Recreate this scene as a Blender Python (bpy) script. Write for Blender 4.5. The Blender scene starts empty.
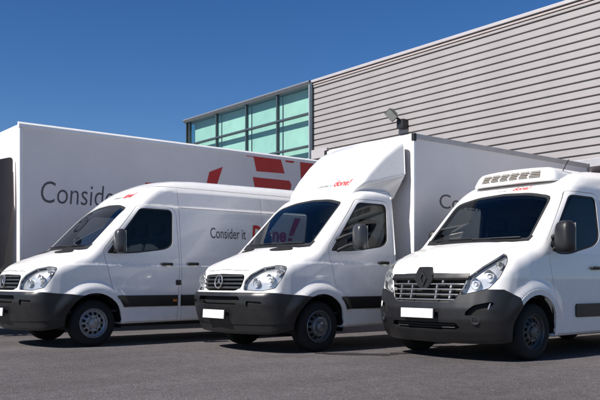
import bpy, bmesh, math, random
import numpy as np
from mathutils import Vector, Matrix
random.seed(7); R = math.radians
S = bpy.context.scene; COL = S.collection

# ---------------------------------------------------------------- camera, light, exposure
cd = bpy.data.cameras.new('camera'); cam = bpy.data.objects.new('camera', cd); COL.objects.link(cam)
cam.location = (0, 0, 0.952); cam.rotation_euler = (R(90), 0, R(51))
cd.sensor_width = 36; cd.lens = 777.24/600*36; cd.shift_y = 81.74/600
cd.clip_start = .1; cd.clip_end = 3000
S.camera = cam
SUN_EL, SUN_AZ = 44, 184.5            # azimuth measured from +Y towards +X
w = bpy.data.worlds.new('World'); S.world = w; w.use_nodes = True
nt = w.node_tree; bg = nt.nodes['Background']
sky = nt.nodes.new('ShaderNodeTexSky'); sky.sky_type = 'NISHITA'; sky.sun_disc = False
sky.sun_elevation = R(SUN_EL); sky.sun_rotation = R(SUN_AZ)
sky.altitude = 1200; sky.air_density = 1.0; sky.dust_density = .55; sky.ozone_density = 3.0
hs = nt.nodes.new('ShaderNodeHueSaturation'); hs.inputs['Saturation'].default_value = 1.30; hs.inputs['Hue'].default_value = .509
nt.links.new(sky.outputs[0], hs.inputs['Color']); nt.links.new(hs.outputs[0], bg.inputs[0]); bg.inputs[1].default_value = .070
sl = bpy.data.lights.new('sun', 'SUN'); so = bpy.data.objects.new('sun', sl); COL.objects.link(so)
sl.energy = 5.0; sl.angle = R(.53); sl.color = (1, .95, .88)
sd = Vector((math.sin(R(SUN_AZ))*math.cos(R(SUN_EL)), math.cos(R(SUN_AZ))*math.cos(R(SUN_EL)), math.sin(R(SUN_EL))))
so.rotation_euler = sd.to_track_quat('Z', 'Y').to_euler(); so.location = (0, -20, 30)
vs = S.view_settings; vs.view_transform = 'Standard'; vs.look = 'None'; vs.exposure = .50; vs.gamma = 1; vs.use_curve_mapping = False

# ---------------------------------------------------------------- materials
def M(name, col, rough=.5, metal=0, coat=0, spec=.5, noise=0, nscale=8, bump=0, bscale=200, rnoise=0):
    m = bpy.data.materials.new(name); m.use_nodes = True
    n = m.node_tree.nodes; l = m.node_tree.links; b = n['Principled BSDF']
    b.inputs['Base Color'].default_value = (*col, 1); b.inputs['Roughness'].default_value = rough
    b.inputs['Metallic'].default_value = metal; b.inputs['Coat Weight'].default_value = coat
    b.inputs['Coat Roughness'].default_value = .06; b.inputs['Specular IOR Level'].default_value = spec
    tc = n.new('ShaderNodeTexCoord')
    if noise or rnoise:
        t = n.new('ShaderNodeTexNoise'); t.inputs['Scale'].default_value = nscale; t.inputs['Detail'].default_value = 7
        t.inputs['Roughness'].default_value = .65
        l.new(tc.outputs['Object'], t.inputs['Vector'])
    if noise:
        r = n.new('ShaderNodeMapRange'); r.inputs[1].default_value = .3; r.inputs[2].default_value = .7
        r.inputs[3].default_value = 1-noise; r.inputs[4].default_value = 1+noise*.6
        l.new(t.outputs[0], r.inputs[0])
        x = n.new('ShaderNodeVectorMath'); x.operation = 'SCALE'; x.inputs[0].default_value = col
        l.new(r.outputs[0], x.inputs['Scale']); l.new(x.outputs[0], b.inputs['Base Color'])
    if rnoise:
        r2 = n.new('ShaderNodeMapRange'); r2.inputs[1].default_value = .3; r2.inputs[2].default_value = .7
        r2.inputs[3].default_value = max(.02, rough-rnoise); r2.inputs[4].default_value = rough+rnoise
        l.new(t.outputs[0], r2.inputs[0]); l.new(r2.outputs[0], b.inputs['Roughness'])
    if bump:
        t2 = n.new('ShaderNodeTexNoise'); t2.inputs['Scale'].default_value = bscale; t2.inputs['Detail'].default_value = 3
        l.new(tc.outputs['Object'], t2.inputs['Vector'])
        bp = n.new('ShaderNodeBump'); bp.inputs['Strength'].default_value = bump; bp.inputs['Distance'].default_value = .004
        l.new(t2.outputs[0], bp.inputs['Height']); l.new(bp.outputs[0], b.inputs['Normal'])
    return m

def glass(name, tint, fres=1.5, rough=.0, refl=1.0):
    m = bpy.data.materials.new(name); m.use_nodes = True
    n = m.node_tree.nodes; l = m.node_tree.links; n.remove(n['Principled BSDF'])
    tr = n.new('ShaderNodeBsdfTransparent'); tr.inputs[0].default_value = (*tint, 1)
    gl = n.new('ShaderNodeBsdfGlossy'); gl.inputs['Roughness'].default_value = rough; gl.inputs[0].default_value = (refl, refl, refl, 1)
    fr = n.new('ShaderNodeFresnel'); fr.inputs[0].default_value = fres
    geo = n.new('ShaderNodeNewGeometry')
    # front and back of the single sheet reflect alike
    mx = n.new('ShaderNodeMixShader'); o = n['Material Output']
    inv = n.new('ShaderNodeVectorMath'); inv.operation = 'DOT_PRODUCT'
    ab = n.new('ShaderNodeMath'); ab.operation = 'ABSOLUTE'
    l.new(geo.outputs['Normal'], inv.inputs[0]); l.new(geo.outputs['Incoming'], inv.inputs[1]); l.new(inv.outputs['Value'], ab.inputs[0])
    # schlick: r0 + (1-r0)(1-c)^5
    s1 = n.new('ShaderNodeMath'); s1.operation = 'SUBTRACT'; s1.inputs[0].default_value = 1; l.new(ab.outputs[0], s1.inputs[1])
    p5 = n.new('ShaderNodeMath'); p5.operation = 'POWER'; p5.inputs[1].default_value = 5; l.new(s1.outputs[0], p5.inputs[0])
    r0 = ((fres-1)/(fres+1))**2*1.15
    mr = n.new('ShaderNodeMapRange'); mr.inputs[3].default_value = r0; mr.inputs[4].default_value = 1; l.new(p5.outputs[0], mr.inputs[0])
    n.remove(fr)
    l.new(mr.outputs[0], mx.inputs[0]); l.new(tr.outputs[0], mx.inputs[1]); l.new(gl.outputs[0], mx.inputs[2]); l.new(mx.outputs[0], o.inputs[0])
    return m

PAINT = M('white_paint', (.81, .795, .775), .28, coat=.6, noise=.035, nscale=3, rnoise=.05)
PAINT_T = M('white_box_panel', (.78, .73, .70), .38, coat=.2, noise=.045, nscale=1.6)
PLASTIC = M('dark_bumper_plastic', (.0135, .0135, .0155), .38, noise=.25, nscale=6, bump=.06, bscale=500)
BLACK = M('black_plastic', (.012, .012, .013), .45, noise=.2, nscale=12)
VOID = M('dark_opening', (.004, .004, .004), .8, noise=.2)
SEAL = M('black_rubber_seal', (.01, .01, .01), .6, noise=.2)
RUBBER = M('tyre_rubber', (.007, .007, .0075), .85, noise=.4, nscale=14, bump=.2, bscale=90)
CHROME = M('chrome', (.46, .455, .45), .26, metal=.8, noise=.05)
SILVER = M('silver_reflector', (.62, .62, .615), .30, metal=.6, noise=.12, nscale=40)
RIMM = M('steel_rim', (.34, .34, .345), .42, metal=.55, noise=.25, nscale=12)
RIMD = M('dark_steel_rim', (.085, .086, .09), .42, metal=.5, noise=.3, nscale=12)
ALU = M('aluminium_rail', (.30, .285, .28), .45, metal=.6, noise=.15, nscale=5)
TRIM = M('grey_cab_trim', (.045, .047, .052), .75, noise=.2, nscale=20)
SEATM = M('dark_seat_fabric', (.03, .032, .04), .9, noise=.25, nscale=60)
RED = M('red_print', (.55, .022, .02), .4, noise=.08, nscale=4)
GREY = M('grey_print', (.085, .082, .09), .45, noise=.1, nscale=6)
PLATE = M('white_number_plate', (.85, .85, .84), .35, noise=.03)
AMBER = M('amber_lens', (.75, .20, .02), .2, coat=.5, noise=.05)
CHASSIS = M('chassis_steel', (.025, .025, .026), .6, noise=.3)
WGLASS = glass('windscreen_glass', (.62, .70, .71), 1.46)
SGLASS = glass('side_window_glass', (.37, .40, .41), 1.36)
LENS = glass('clear_lens', (.93, .94, .95), 1.5)

# ---------------------------------------------------------------- helpers
def link(name, me, mat, parent=None, loc=(0, 0, 0), rot=(0, 0, 0)):
    o = bpy.data.objects.new(name, me); COL.objects.link(o)
    if mat is not None: me.materials.clear(); me.materials.append(mat)
    if parent is not None: o.parent = parent
    o.location = loc; o.rotation_euler = rot
    return o
def thing(name, label, cat, loc, group=None):
    o = bpy.data.objects.new(name, None); COL.objects.link(o); o.location = loc; o.empty_display_size = .3
    o['label'] = label; o['category'] = cat
    if group: o['group'] = group
    return o
def bm_obj(name, bm, mat, parent=None, smooth=False, **k):
    me = bpy.data.meshes.new(name); bm.normal_update(); bm.to_mesh(me); bm.free()
    if smooth:
        for p in me.polygons: p.use_smooth = True
        if smooth is not True: me.set_sharp_from_angle(angle=R(smooth))
    return link(name, me, mat, parent, **k)
def box(bm, x0, x1, y0, y1, z0, z1, bev=0, seg=2, mat=None):
    t = bmesh.new(); bmesh.ops.create_cube(t, size=1)
    for v in t.verts: v.co = Vector(((x0+x1)/2+v.co.x*(x1-x0), (y0+y1)/2+v.co.y*(y1-y0), (z0+z1)/2+v.co.z*(z1-z0)))
    if bev: bmesh.ops.bevel(t, geom=t.edges[:], offset=bev, segments=seg, profile=.5, affect='EDGES')
    if mat is not None: t.transform(mat)
    merge(bm, t)
def merge(bm, t):
    me = bpy.data.meshes.new('tmp'); t.to_mesh(me); t.free(); bm.from_mesh(me); bpy.data.meshes.remove(me)
def tube(bm, pts, r, seg=10, close=False, cap=True):
    pts = [Vector(p) for p in pts]; n = len(pts); rings = []
    up = None
    for i, p in enumerate(pts):
        a = pts[(i-1) % n] if (close or i > 0) else p; b = pts[(i+1) % n] if (close or i < n-1) else p
        d = (b-a).normalized()
        if up is None:
            up = Vector((0, 0, 1)) if abs(d.z) < .9 else Vector((1, 0, 0))
        s = d.cross(up).normalized(); up = s.cross(d).normalized()
        rr = r[i] if isinstance(r, (list, tuple)) else r
        rings.append([bm.verts.new(p+(s*math.cos(2*math.pi*k/seg)+up*math.sin(2*math.pi*k/seg))*rr) for k in range(seg)])
    for i in range(n if close else n-1):
        A, B = rings[i], rings[(i+1) % n]
        for k in range(seg): bm.faces.new((A[k], A[(k+1) % seg], B[(k+1) % seg], B[k]))
    if cap and not close: bm.faces.new(rings[0][::-1]); bm.faces.new(rings[-1])
def lathe(bm, prof, seg=48, skip=None, sign=1):
    """profile of (r, x): revolve about the x axis"""
    rings = []
    for r, x in prof:
        if r < 1e-6: rings.append([bm.verts.new((x*sign, 0, 0))])
        else: rings.append([bm.verts.new((x*sign, r*math.cos(2*math.pi*k/seg), r*math.sin(2*math.pi*k/seg))) for k in range(seg)])
    for i in range(len(rings)-1):
        A, B = rings[i], rings[i+1]
        for k in range(seg):
            if skip and skip(i, k): continue
            k2 = (k+1) % seg
            vs_ = [A[k % len(A)], A[k2 % len(A)], B[k2 % len(B)], B[k % len(B)]]
            u = []
            for v in vs_:
                if v not in u: u.append(v)
            if len(u) > 2: bm.faces.new(u)
    bmesh.ops.recalc_face_normals(bm, faces=bm.faces[:])
def prism(bm, poly, axis, a0, a1):
    """extrude a 2D polygon along axis: 'x': (y,z), 'y': (x,z), 'z': (x,y)"""
    f = {'x': lambda p, a: (a, p[0], p[1]), 'y': lambda p, a: (p[0], a, p[1]), 'z': lambda p, a: (p[0], p[1], a)}[axis]
    A = [bm.verts.new(f(p, a0)) for p in poly]; B = [bm.verts.new(f(p, a1)) for p in poly]
    n = len(poly); fs = [bm.faces.new(A), bm.faces.new(B[::-1])]
    for i in range(n): fs.append(bm.faces.new((A[i], B[i], B[(i+1) % n], A[(i+1) % n])))
    bmesh.ops.recalc_face_normals(bm, faces=fs)

# ---- smooth tables and implicit operators
class Tab:
    def __init__(s, pts, blur=.05, n=1200):
        p = np.array(pts, float); lo, hi = p[0, 0]-1, p[-1, 0]+1
        xs = np.linspace(lo, hi, n); ys = np.interp(xs, p[:, 0], p[:, 1])
        k = max(1, int(blur/(hi-lo)*n))
        if k > 1:
            ker = np.hanning(k+2)[1:-1]; ker /= ker.sum()
            ys = np.convolve(np.pad(ys, k, mode='edge'), ker, mode='same')[k:-k]
        s.xs, s.ys = xs, ys
    def __call__(s, x): return np.interp(x, s.xs, s.ys)
def smax(a, b, r):
    h = np.maximum(r-np.abs(a-b), 0)/r
    return np.maximum(a, b)+h*h*r/4
def smin(a, b, r): return -smax(-a, -b, r)
def grad(F, p):
    e = 2e-3; g = np.zeros_like(p)
    for i in range(3):
        q = p.copy(); q[:, i] += e; a = F(q[:, 0], q[:, 1], q[:, 2]); q[:, i] -= 2*e; b = F(q[:, 0], q[:, 1], q[:, 2])
        g[:, i] = a-b
    g /= np.maximum(np.linalg.norm(g, axis=1, keepdims=True), 1e-9)
    return g
def bis(f, lo, hi, n=34):
    lo = np.array(lo, float); hi = np.array(hi, float)
    for _ in range(n):
        mid = (lo+hi)/2; neg = f(mid) < 0
        lo = np.where(neg, mid, lo); hi = np.where(neg, hi, mid)
    return (lo+hi)/2
def solve_x(F, u, z): return bis(lambda x: F(x, u, z), np.zeros_like(u), np.full_like(u, 1.6))
def solve_u(F, x, z, uin=2.4): return uin-bis(lambda t: F(x, uin-t, z), np.zeros_like(x), np.full_like(x, 3.0))

BODY, CAP = 0, 99
class Skin:
    """half (x>=0) skin of a vehicle, cut into regions that become separate solid parts"""
    def __init__(s, F, us, uc=.9, zc=.85, nphi=110, nfan=46):
        s.F = F; sl_ = []
        for a in np.linspace(math.pi/2, 0, nfan, endpoint=False): sl_.append(((0, uc, zc), (math.cos(a), -math.sin(a))))
        for u in us: sl_.append(((0, u, zc), (1, 0)))
        ph = np.linspace(-math.pi/2, math.pi/2, 420); P = []
        for o, d in sl_:
            dx, du, dz = np.cos(ph)*d[0], np.cos(ph)*d[1], np.sin(ph)
            t = bis(lambda t: F(o[0]+dx*t, o[1]+du*t, o[2]+dz*t), np.zeros_like(ph), np.full_like(ph, 3.2))
            pts = np.stack([o[0]+dx*t, o[1]+du*t, o[2]+dz*t], 1)
            L = np.concatenate([[0], np.cumsum(np.linalg.norm(np.diff(pts, axis=0), axis=1))])
            q = np.linspace(0, L[-1], nphi+1); pp = np.stack([np.interp(q, L, pts[:, i]) for i in range(3)], 1)
            pp[0, 0] = pp[-1, 0] = 0
            P.append(pp)
        bm = s.bm = bmesh.new(); G = [[bm.verts.new(p) for p in pp] for pp in P]
        for j in (0, nphi):
            for v in G[0]: pass
        for v in G[0]: v.co.x = 0
        for i in range(len(G)-1):
            for j in range(nphi): bm.faces.new((G[i][j], G[i+1][j], G[i+1][j+1], G[i][j+1]))
        s.reg = bm.faces.layers.int.new('reg'); s.tag = bm.faces.layers.int.new('tag')
        cap = bm.faces.new(G[-1]); cap[s.reg] = CAP
        bmesh.ops.remove_doubles(bm, verts=bm.verts[:], dist=1e-5)
        bmesh.ops.dissolve_degenerate(bm, edges=bm.edges[:], dist=1e-6)
        bm.normal_update()
        fs = [f for f in bm.faces if f[s.reg] != CAP]
        c = np.array([f.calc_center_median()[:] for f in fs]); n = np.array([f.normal[:] for f in fs]); g = grad(F, c)
        for f, d in zip(fs, (n*g).sum(1)):
            if d < 0: f.normal_flip()
        bm.normal_update()
    def cut(s, poly, A, B, src, dst, cond=None):
        """faces of region src inside the convex outline (in axes A,B) become region dst"""
        bm = s.bm; A = Vector(A); B = Vector(B); poly = [Vector(p) for p in poly]
        area = sum(p.x*q.y-q.x*p.y for p, q in zip(poly, poly[1:]+poly[:1]))
        if area < 0: poly = poly[::-1]
        src = src if isinstance(src, (list, tuple, set)) else (src,)
        act = []
        for f in bm.faces:
            if f[s.reg] in src and (cond is None or cond(f.calc_center_median(), f.normal)): f[s.tag] = 1; act.append(f)
            else: f[s.tag] = 0
        for p, q in zip(poly, poly[1:]+poly[:1]):
            e = q-p; n2 = Vector((e.y, -e.x)).normalized()          # outward for a ccw outline
            no = A*n2.x+B*n2.y; ln = no.length
            # a point on the plane: solve p.A = p.x , p.B = p.y in the span of A,B
            co = no*((n2.x*p.x+n2.y*p.y)/(ln*ln))
            no = no/ln
            geom = set(act)
            for f in act: geom.update(f.verts); geom.update(f.edges)
            bmesh.ops.bisect_plane(bm, geom=list(geom), plane_co=co, plane_no=no, dist=1e-6)
            act = []
            for f in bm.faces:
                if f[s.tag]:
                    if (f.calc_center_median()-co).dot(no) > 0: f[s.tag] = 0
                    else: act.append(f)
        for f in act: f[s.reg] = dst; f[s.tag] = 0
        return len(act)
    def ring(s, poly, inset, A, B, src, seam, dst, cond=None):
        r = 0
        if isinstance(poly, tuple): poly, r = poly
        rr = r if isinstance(r, list) else [r]*len(poly)
        area = sum(p[0]*q[1]-q[0]*p[1] for p, q in zip(poly, poly[1:]+poly[:1]))
        if area < 0: poly = poly[::-1]; rr = rr[::-1]
        s.cut(round_poly(poly, rr, 3), A, B, src, seam, cond)
        s.cut(round_poly(inset_poly(poly, inset), [max(0, q-inset*.6) for q in rr], 3), A, B, seam, dst)
    def part(s, name, mat, regs, parent, offset=0., rim=.03, mirror='merge', flip=False, cond=None):
        """build one part (mirror merged) or two parts (left and right) out of regions"""
        regs = regs if isinstance(regs, (list, tuple, set)) else (regs,)
        fs = [f for f in s.bm.faces if f[s.reg] in regs and (cond is None or cond(f.calc_center_median()))]
        if not fs: print('empty part', name); return []
        vid = {}; P = []
        for f in fs:
            for v in f.verts:
                if v not in vid: vid[v] = len(P); P.append(v.co[:])
        P = np.array(P); N = grad(s.F, P)
        cnt = {}
        for f in fs:
            for l in f.loops:
                a, b = vid[l.vert], vid[l.link_loop_next.vert]
                cnt[(min(a, b), max(a, b))] = cnt.get((min(a, b), max(a, b)), []) + [(a, b)]
        V = [tuple(p) for p in P+N*offset]; Fc = []; LN = []
        for f in fs:
            ids = [vid[v] for v in f.verts]
            if flip: ids = ids[::-1]
            Fc.append(ids)
            LN += [(0, 0, 0)]*len(ids) if f[s.reg] == CAP else [tuple(-N[i] if flip else N[i]) for i in ids]
        if rim:
            m = {}; inn = P+N*(offset-rim); out = P+N*offset
            for (lo, hi), l in cnt.items():
                if len(l) != 1: continue
                a, b = l[0]
                if abs(P[a, 0]) < 1e-4 and abs(P[b, 0]) < 1e-4: continue
                for k in (a, b):
                    if k not in m: m[k] = len(V); V.append(tuple(out[k])); V.append(tuple(inn[k]))
                Fc.append([m[b], m[a], m[a]+1, m[b]+1]); LN += [(0, 0, 0)]*4
        V = np.array(V); LN = np.array(LN); res = []
        def mk(V, Fc, LN):
            me = bpy.data.meshes.new(name); me.from_pydata([tuple(v) for v in V], [], Fc)
            for p in me.polygons: p.use_smooth = True
            me.normals_split_custom_set([tuple(n) for n in LN]); return link(name, me, mat, parent)
        mV = V*np.array([-1, 1, 1]); mF = [f[::-1] for f in Fc]; mL = []; k = 0
        for f in Fc: mL += [tuple(x*np.array([-1, 1, 1])) for x in LN[k:k+len(f)][::-1]]; k += len(f)
        if mirror == 'merge':
            n = len(V); res.append(mk(np.vstack([V, mV]), Fc+[[i+n for i in f] for f in mF], np.vstack([LN, np.array(mL)])))
        else:
            res.append(mk(V, Fc, LN))
            if mirror == 'two': res.append(mk(mV, mF, np.array(mL)))
        return res
def inset_poly(poly, d):
    P = [Vector(p) for p in poly]
    area = sum(p.x*q.y-q.x*p.y for p, q in zip(P, P[1:]+P[:1]))
    if area < 0: P = P[::-1]
    out = []; n = len(P)
    for i in range(n):
        a, b, c = P[i-1], P[i], P[(i+1) % n]
        e1 = (b-a).normalized(); e2 = (c-b).normalized(); n1 = Vector((-e1.y, e1.x)); n2 = Vector((-e2.y, e2.x))
        k = 1+n1.dot(n2); out.append(b+(n1+n2)*(d/max(k, .3)))
    return [tuple(p) for p in out]
def round_poly(poly, r, n=4):
    """round the corners of a convex outline"""
    P = [Vector(p) for p in poly]; out = []; m = len(P)
    rr = r if isinstance(r, (list, tuple)) else [r]*m
    for i in range(m):
        a, b, c = P[i-1], P[i], P[(i+1) % m]
        d1 = min(rr[i], (a-b).length*.45); d2 = min(rr[i], (c-b).length*.45)
        if d1 < 1e-4: out.append(tuple(b)); continue
        p, q = b+(a-b).normalized()*d1, b+(c-b).normalized()*d2
        for k in range(n+1):
            t = k/n; out.append(tuple(p*(1-t)**2+b*2*t*(1-t)+q*t*t))
    return out
def circ(cy, cz, r, n=30): return [(cy+r*math.cos(2*math.pi*(k+.5)/n), cz+r*math.sin(2*math.pi*(k+.5)/n)) for k in range(n)]
X, U, Z = (1, 0, 0), (0, 1, 0), (0, 0, 1)

# ---- text as flat meshes: returns vertices (2D) scaled into a box, faces
def text2d(body, width=None, height=None, shear=0, bold=0, space=1):
    c = bpy.data.curves.new('t', 'FONT'); c.body = body; c.size = 1; c.shear = shear; c.offset = bold; c.resolution_u = 4; c.space_character = space
    o = bpy.data.objects.new('t', c); COL.objects.link(o)
    dg = bpy.context.evaluated_depsgraph_get(); me = bpy.data.meshes.new_from_object(o.evaluated_get(dg))
    v = np.array([x.co[:2] for x in me.vertices]); f = [list(p.vertices) for p in me.polygons]
    bpy.data.objects.remove(o); bpy.data.curves.remove(c); bpy.data.meshes.remove(me)
    v[:, 0] -= v[:, 0].min()
    base = 0.0; sy = height/.73 if height else None
    if width: v[:, 0] *= width/v[:, 0].max()
    if sy: v[:, 1] = (v[:, 1]-base)*sy
    return v, f
def decal(name, V3, faces, mat, parent):
    me = bpy.data.meshes.new(name); me.from_pydata([tuple(v) for v in V3], [], faces); return link(name, me, mat, parent)
def side_decal(name, F, v, f, u0, z0, mat, parent, off=.004):
    u = u0+v[:, 0]; z = z0+v[:, 1]; x = solve_x(F, u, z)+off
    return decal(name, np.stack([x, u, z], 1), f, mat, parent)
def front_decal(name, F, v, f, x0, z0, mat, parent, off=.004, uin=2.4):
    x = x0+v[:, 0]; z = z0+v[:, 1]; u = solve_u(F, x, z, uin)-off
    return decal(name, np.stack([x, u, z], 1), f, mat, parent)

# ---------------------------------------------------------------- the setting: ground
def asphalt():
    m = bpy.data.materials.new('asphalt'); m.use_nodes = True
    n = m.node_tree.nodes; l = m.node_tree.links; b = n['Principled BSDF']
    tc = n.new('ShaderNodeTexCoord')
    def noise(scale, det=4, rough=.6, vec=None):
        t = n.new('ShaderNodeTexNoise'); t.inputs['Scale'].default_value = scale; t.inputs['Detail'].default_value = det
        t.inputs['Roughness'].default_value = rough; l.new(vec or tc.outputs['Object'], t.inputs['Vector']); return t.outputs[0]
    def ramp(src, a, b_, c0, c1):
        r = n.new('ShaderNodeMapRange'); r.inputs[1].default_value = a; r.inputs[2].default_value = b_
        r.inputs[3].default_value = c0; r.inputs[4].default_value = c1; l.new(src, r.inputs[0]); return r.outputs[0]
    def mul(a, b_):
        k = n.new('ShaderNodeMath'); k.operation = 'MULTIPLY'; l.new(a, k.inputs[0]); l.new(b_, k.inputs[1]); return k.outputs[0]
    mp = n.new('ShaderNodeMapping'); mp.inputs['Rotation'].default_value = (0, 0, R(20)); mp.inputs['Scale'].default_value = (1, .22, 1)
    l.new(tc.outputs['Object'], mp.inputs['Vector'])
    big = ramp(noise(.28, 6), .3, .7, .78, 1.2)
    streak = ramp(noise(.9, 6, .65, mp.outputs[0]), .3, .7, .80, 1.16)
    mid = ramp(noise(6, 6), .3, .7, .86, 1.12)
    vo = n.new('ShaderNodeTexVoronoi'); vo.inputs['Scale'].default_value = 95; l.new(tc.outputs['Object'], vo.inputs['Vector'])
    sep = n.new('ShaderNodeSeparateColor'); l.new(vo.outputs['Color'], sep.inputs[0])
    stones = ramp(sep.outputs[0], 0, 1, .62, 1.38)
    light = ramp(sep.outputs[1], .955, .985, 1, 2.1)      # pale chippings
    pit = ramp(noise(70, 3), .35, .65, .78, 1.18)
    # oil stains
    st = ramp(noise(.55, 3), .63, .74, 1, .62)
    v = mul(mul(mul(mul(mul(mul(big, streak), mid), stones), light), pit), st)
    x = n.new('ShaderNodeVectorMath'); x.operation = 'SCALE'; x.inputs[0].default_value = (.095, .0855, .0865)
    l.new(v, x.inputs['Scale']); l.new(x.outputs[0], b.inputs['Base Color'])
    b.inputs['Roughness'].default_value = .88; b.inputs['Specular IOR Level'].default_value = .3
    bp = n.new('ShaderNodeBump'); bp.inputs['Strength'].default_value = .55; bp.inputs['Distance'].default_value = .006
    l.new(vo.outputs['Distance'], bp.inputs['Height']); l.new(bp.outputs[0], b.inputs['Normal'])
    return m
bm = bmesh.new(); g = 900
vv = [bm.verts.new(p) for p in ((-g, -g, 0), (g, -g, 0), (g, g, 0), (-g, g, 0))]; bm.faces.new(vv)
gr = bm_obj('ground', bm, asphalt()); gr['kind'] = 'structure'
# oil stain and patched strip lying on the asphalt
bm = bmesh.new()
def blob(bm, cx, cy, rx, ry, rot, z, n=26, seed=1):
    rs = random.Random(seed); vs_ = []
    for k in range(n):
        a = 2*math.pi*k/n; q = 1+rs.uniform(-.22, .22); x = rx*q*math.cos(a); y = ry*q*math.sin(a)
        vs_.append(bm.verts.new((cx+x*math.cos(rot)-y*math.sin(rot), cy+x*math.sin(rot)+y*math.cos(rot), z)))
    bm.faces.new(vs_)
blob(bm, -7.45, 7.0, .55, .16, R(38), .004, seed=3); blob(bm, -7.15, 7.55, .2, .1, R(60), .004, seed=5)
o = bm_obj('oil_stain', bm, M('oil_stain', (.03, .026, .026), .6, noise=.5, nscale=9)); o['kind'] = 'structure'

# ---------------------------------------------------------------- warehouse
YB = 16.0; TOP = 7.40; XC = -19.12; XL = -26.92; XR = -3.2
SIDING = M('pale_grey_metal_siding', (.330, .308, .306), .5, metal=.1, noise=.07, nscale=.9, rnoise=.05)
COPING = M('pale_coping', (.46, .43, .43), .45, metal=.2, noise=.08, nscale=2)
DARKF = M('dark_window_frame', (.05, .068, .082), .4, noise=.2)
WALLM = M('grey_backing_wall', (.17, .16, .16), .8, noise=.15, nscale=2)
bld = thing('warehouse_building', 'long warehouse with pale ribbed metal siding and a glazed upper corner behind the vans', 'building', (XC, YB, 0))
def rel(o): o.location = Vector((0, 0, 0))-bld.location; return o
bm = bmesh.new(); box(bm, XC, XR, YB+.04, YB+14, 0, TOP-.02); rel(bm_obj('wall', bm, WALLM, bld))
bm = bmesh.new(); box(bm, XL, XC-.003, YB+.9, YB+14, 0, TOP-.25); 
rel(bm_obj('rear_wall', bm, M('white_inner_wall', (.62, .66, .65), .8, noise=.06, nscale=1), bld))
pitch = .1851; base_me = None; k = 0; z = 7.145
while z-pitch > .12:
    if base_me is None:
        bm = bmesh.new(); d = .052
        prism(bm, [(0, -.006), (0, -pitch+.006), (-.004, -pitch+.006), (-d, -pitch+.014), (-d, -.028), (-.006, -.018)], 'x', 0, XR-XC-.12)
        base_me = bpy.data.meshes.new('siding_board'); bm.to_mesh(base_me); bm.free(); base_me.materials.append(SIDING)
    o = link('siding_board', base_me, None, bld); o.location = Vector((XC+.1, YB+.036, z))-bld.location
    z -= pitch; k += 1
bm = bmesh.new(); box(bm, XL+.05, XC-.003, YB+.03, YB+.9, 0, 4.25); rel(bm_obj('lower_wall', bm, WALLM, bld))
bm = bmesh.new(); prism(bm, [(0, -.006), (0, -pitch+.006), (-.004, -pitch+.006), (-.052, -pitch+.014), (-.052, -.028), (-.006, -.018)], 'x', 0, XC-XL-.1)
low_me = bpy.data.meshes.new('siding_board'); bm.to_mesh(low_me); bm.free(); low_me.materials.append(SIDING); z = 4.22
while z-pitch > .12:
    o = link('siding_board', low_me, None, bld); o.location = Vector((XL+.03, YB+.026, z))-bld.location; z -= pitch
bm = bmesh.new(); box(bm, XC+.02, XR, YB-.09, YB+.3, 7.31, 7.40, .012); rel(bm_obj('coping', bm, COPING, bld))
bm = bmesh.new(); box(bm, XC+.06, XR-.03, YB-.05, YB+.03, 7.235, 7.29, .006); rel(bm_obj('fascia_strip', bm, M('pinkish_fascia', (.40, .345, .33), .5, noise=.08), bld))
bm = bmesh.new(); box(bm, XC+.05, XR-.03, YB-.03, YB+.036, 7.155, 7.215, .006); rel(bm_obj('trim_strip', bm, SIDING, bld))
bm = bmesh.new(); box(bm, XC-.04, XC+.085, YB-.10, YB+.2, .1, 7.33, .006); rel(bm_obj('corner_post', bm, DARKF, bld))
bm = bmesh.new(); box(bm, XC-.12, XC-.045, YB-.07, YB+.1, 4.2, 7.3, .006); rel(bm_obj('corner_flashing', bm, M('pale_flashing', (.5, .52, .54), .4, metal=.5, noise=.1), bld))
# glazed corner: transoms, mullions, panes, roof edge
bm = bmesh.new(); prism(bm, [(YB-.12, 7.365), (YB-.12, 7.41), (YB+6, 7.45), (YB+6, 7.30), (YB-.06, 7.28)], 'x', XL-.12, XC-.05); rel(bm_obj('roof_edge', bm, M('zinc_roof_edge', (.28, .30, .33), .4, metal=.5, noise=.12), bld))
PANE = glass('green_tinted_glass', (.83, .94, .915), 1.42)
mx = [XL+.18, -24.78, -22.83, -21.0, XC-.13]
tz = [4.25, 5.33, 6.38, 7.28]
for i, zz in enumerate(tz[1:3]):
    bm = bmesh.new(); box(bm, XL, XC-.125, YB-.05, YB+.09, zz-.032, zz+.032, .006); rel(bm_obj('transom', bm, DARKF, bld))
for i, x in enumerate(mx[:-1]):
    bm = bmesh.new(); box(bm, x-.03, x+.03, YB-.02, YB+.10, 4.25, 7.28, .006); rel(bm_obj('mullion', bm, DARKF, bld))
bm = bmesh.new(); box(bm, XL-.03, XL+.03, YB-.04, YB+.06, 4.25, 7.29, .006); rel(bm_obj('corner_mullion', bm, DARKF, bld))
cols = [(XL+.035, mx[0]-.05)]+[(mx[i]+.05, mx[i+1]-.05) for i in range(4)]
for x0, x1 in cols:
    for z0, z1 in zip(tz[:-1], tz[1:]):
        bm = bmesh.new(); box(bm, x0, x1, YB+.02, YB+.028, z0+.05, z1-.05); rel(bm_obj('pane', bm, PANE, bld))
# side return of the glass corner
for z0, z1 in zip(tz[:-1], tz[1:]):
    bm = bmesh.new(); box(bm, XL-.004, XL+.004, YB+.08, YB+2.2, z0+.05, z1-.05); rel(bm_obj('pane', bm, PANE, bld))
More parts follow.
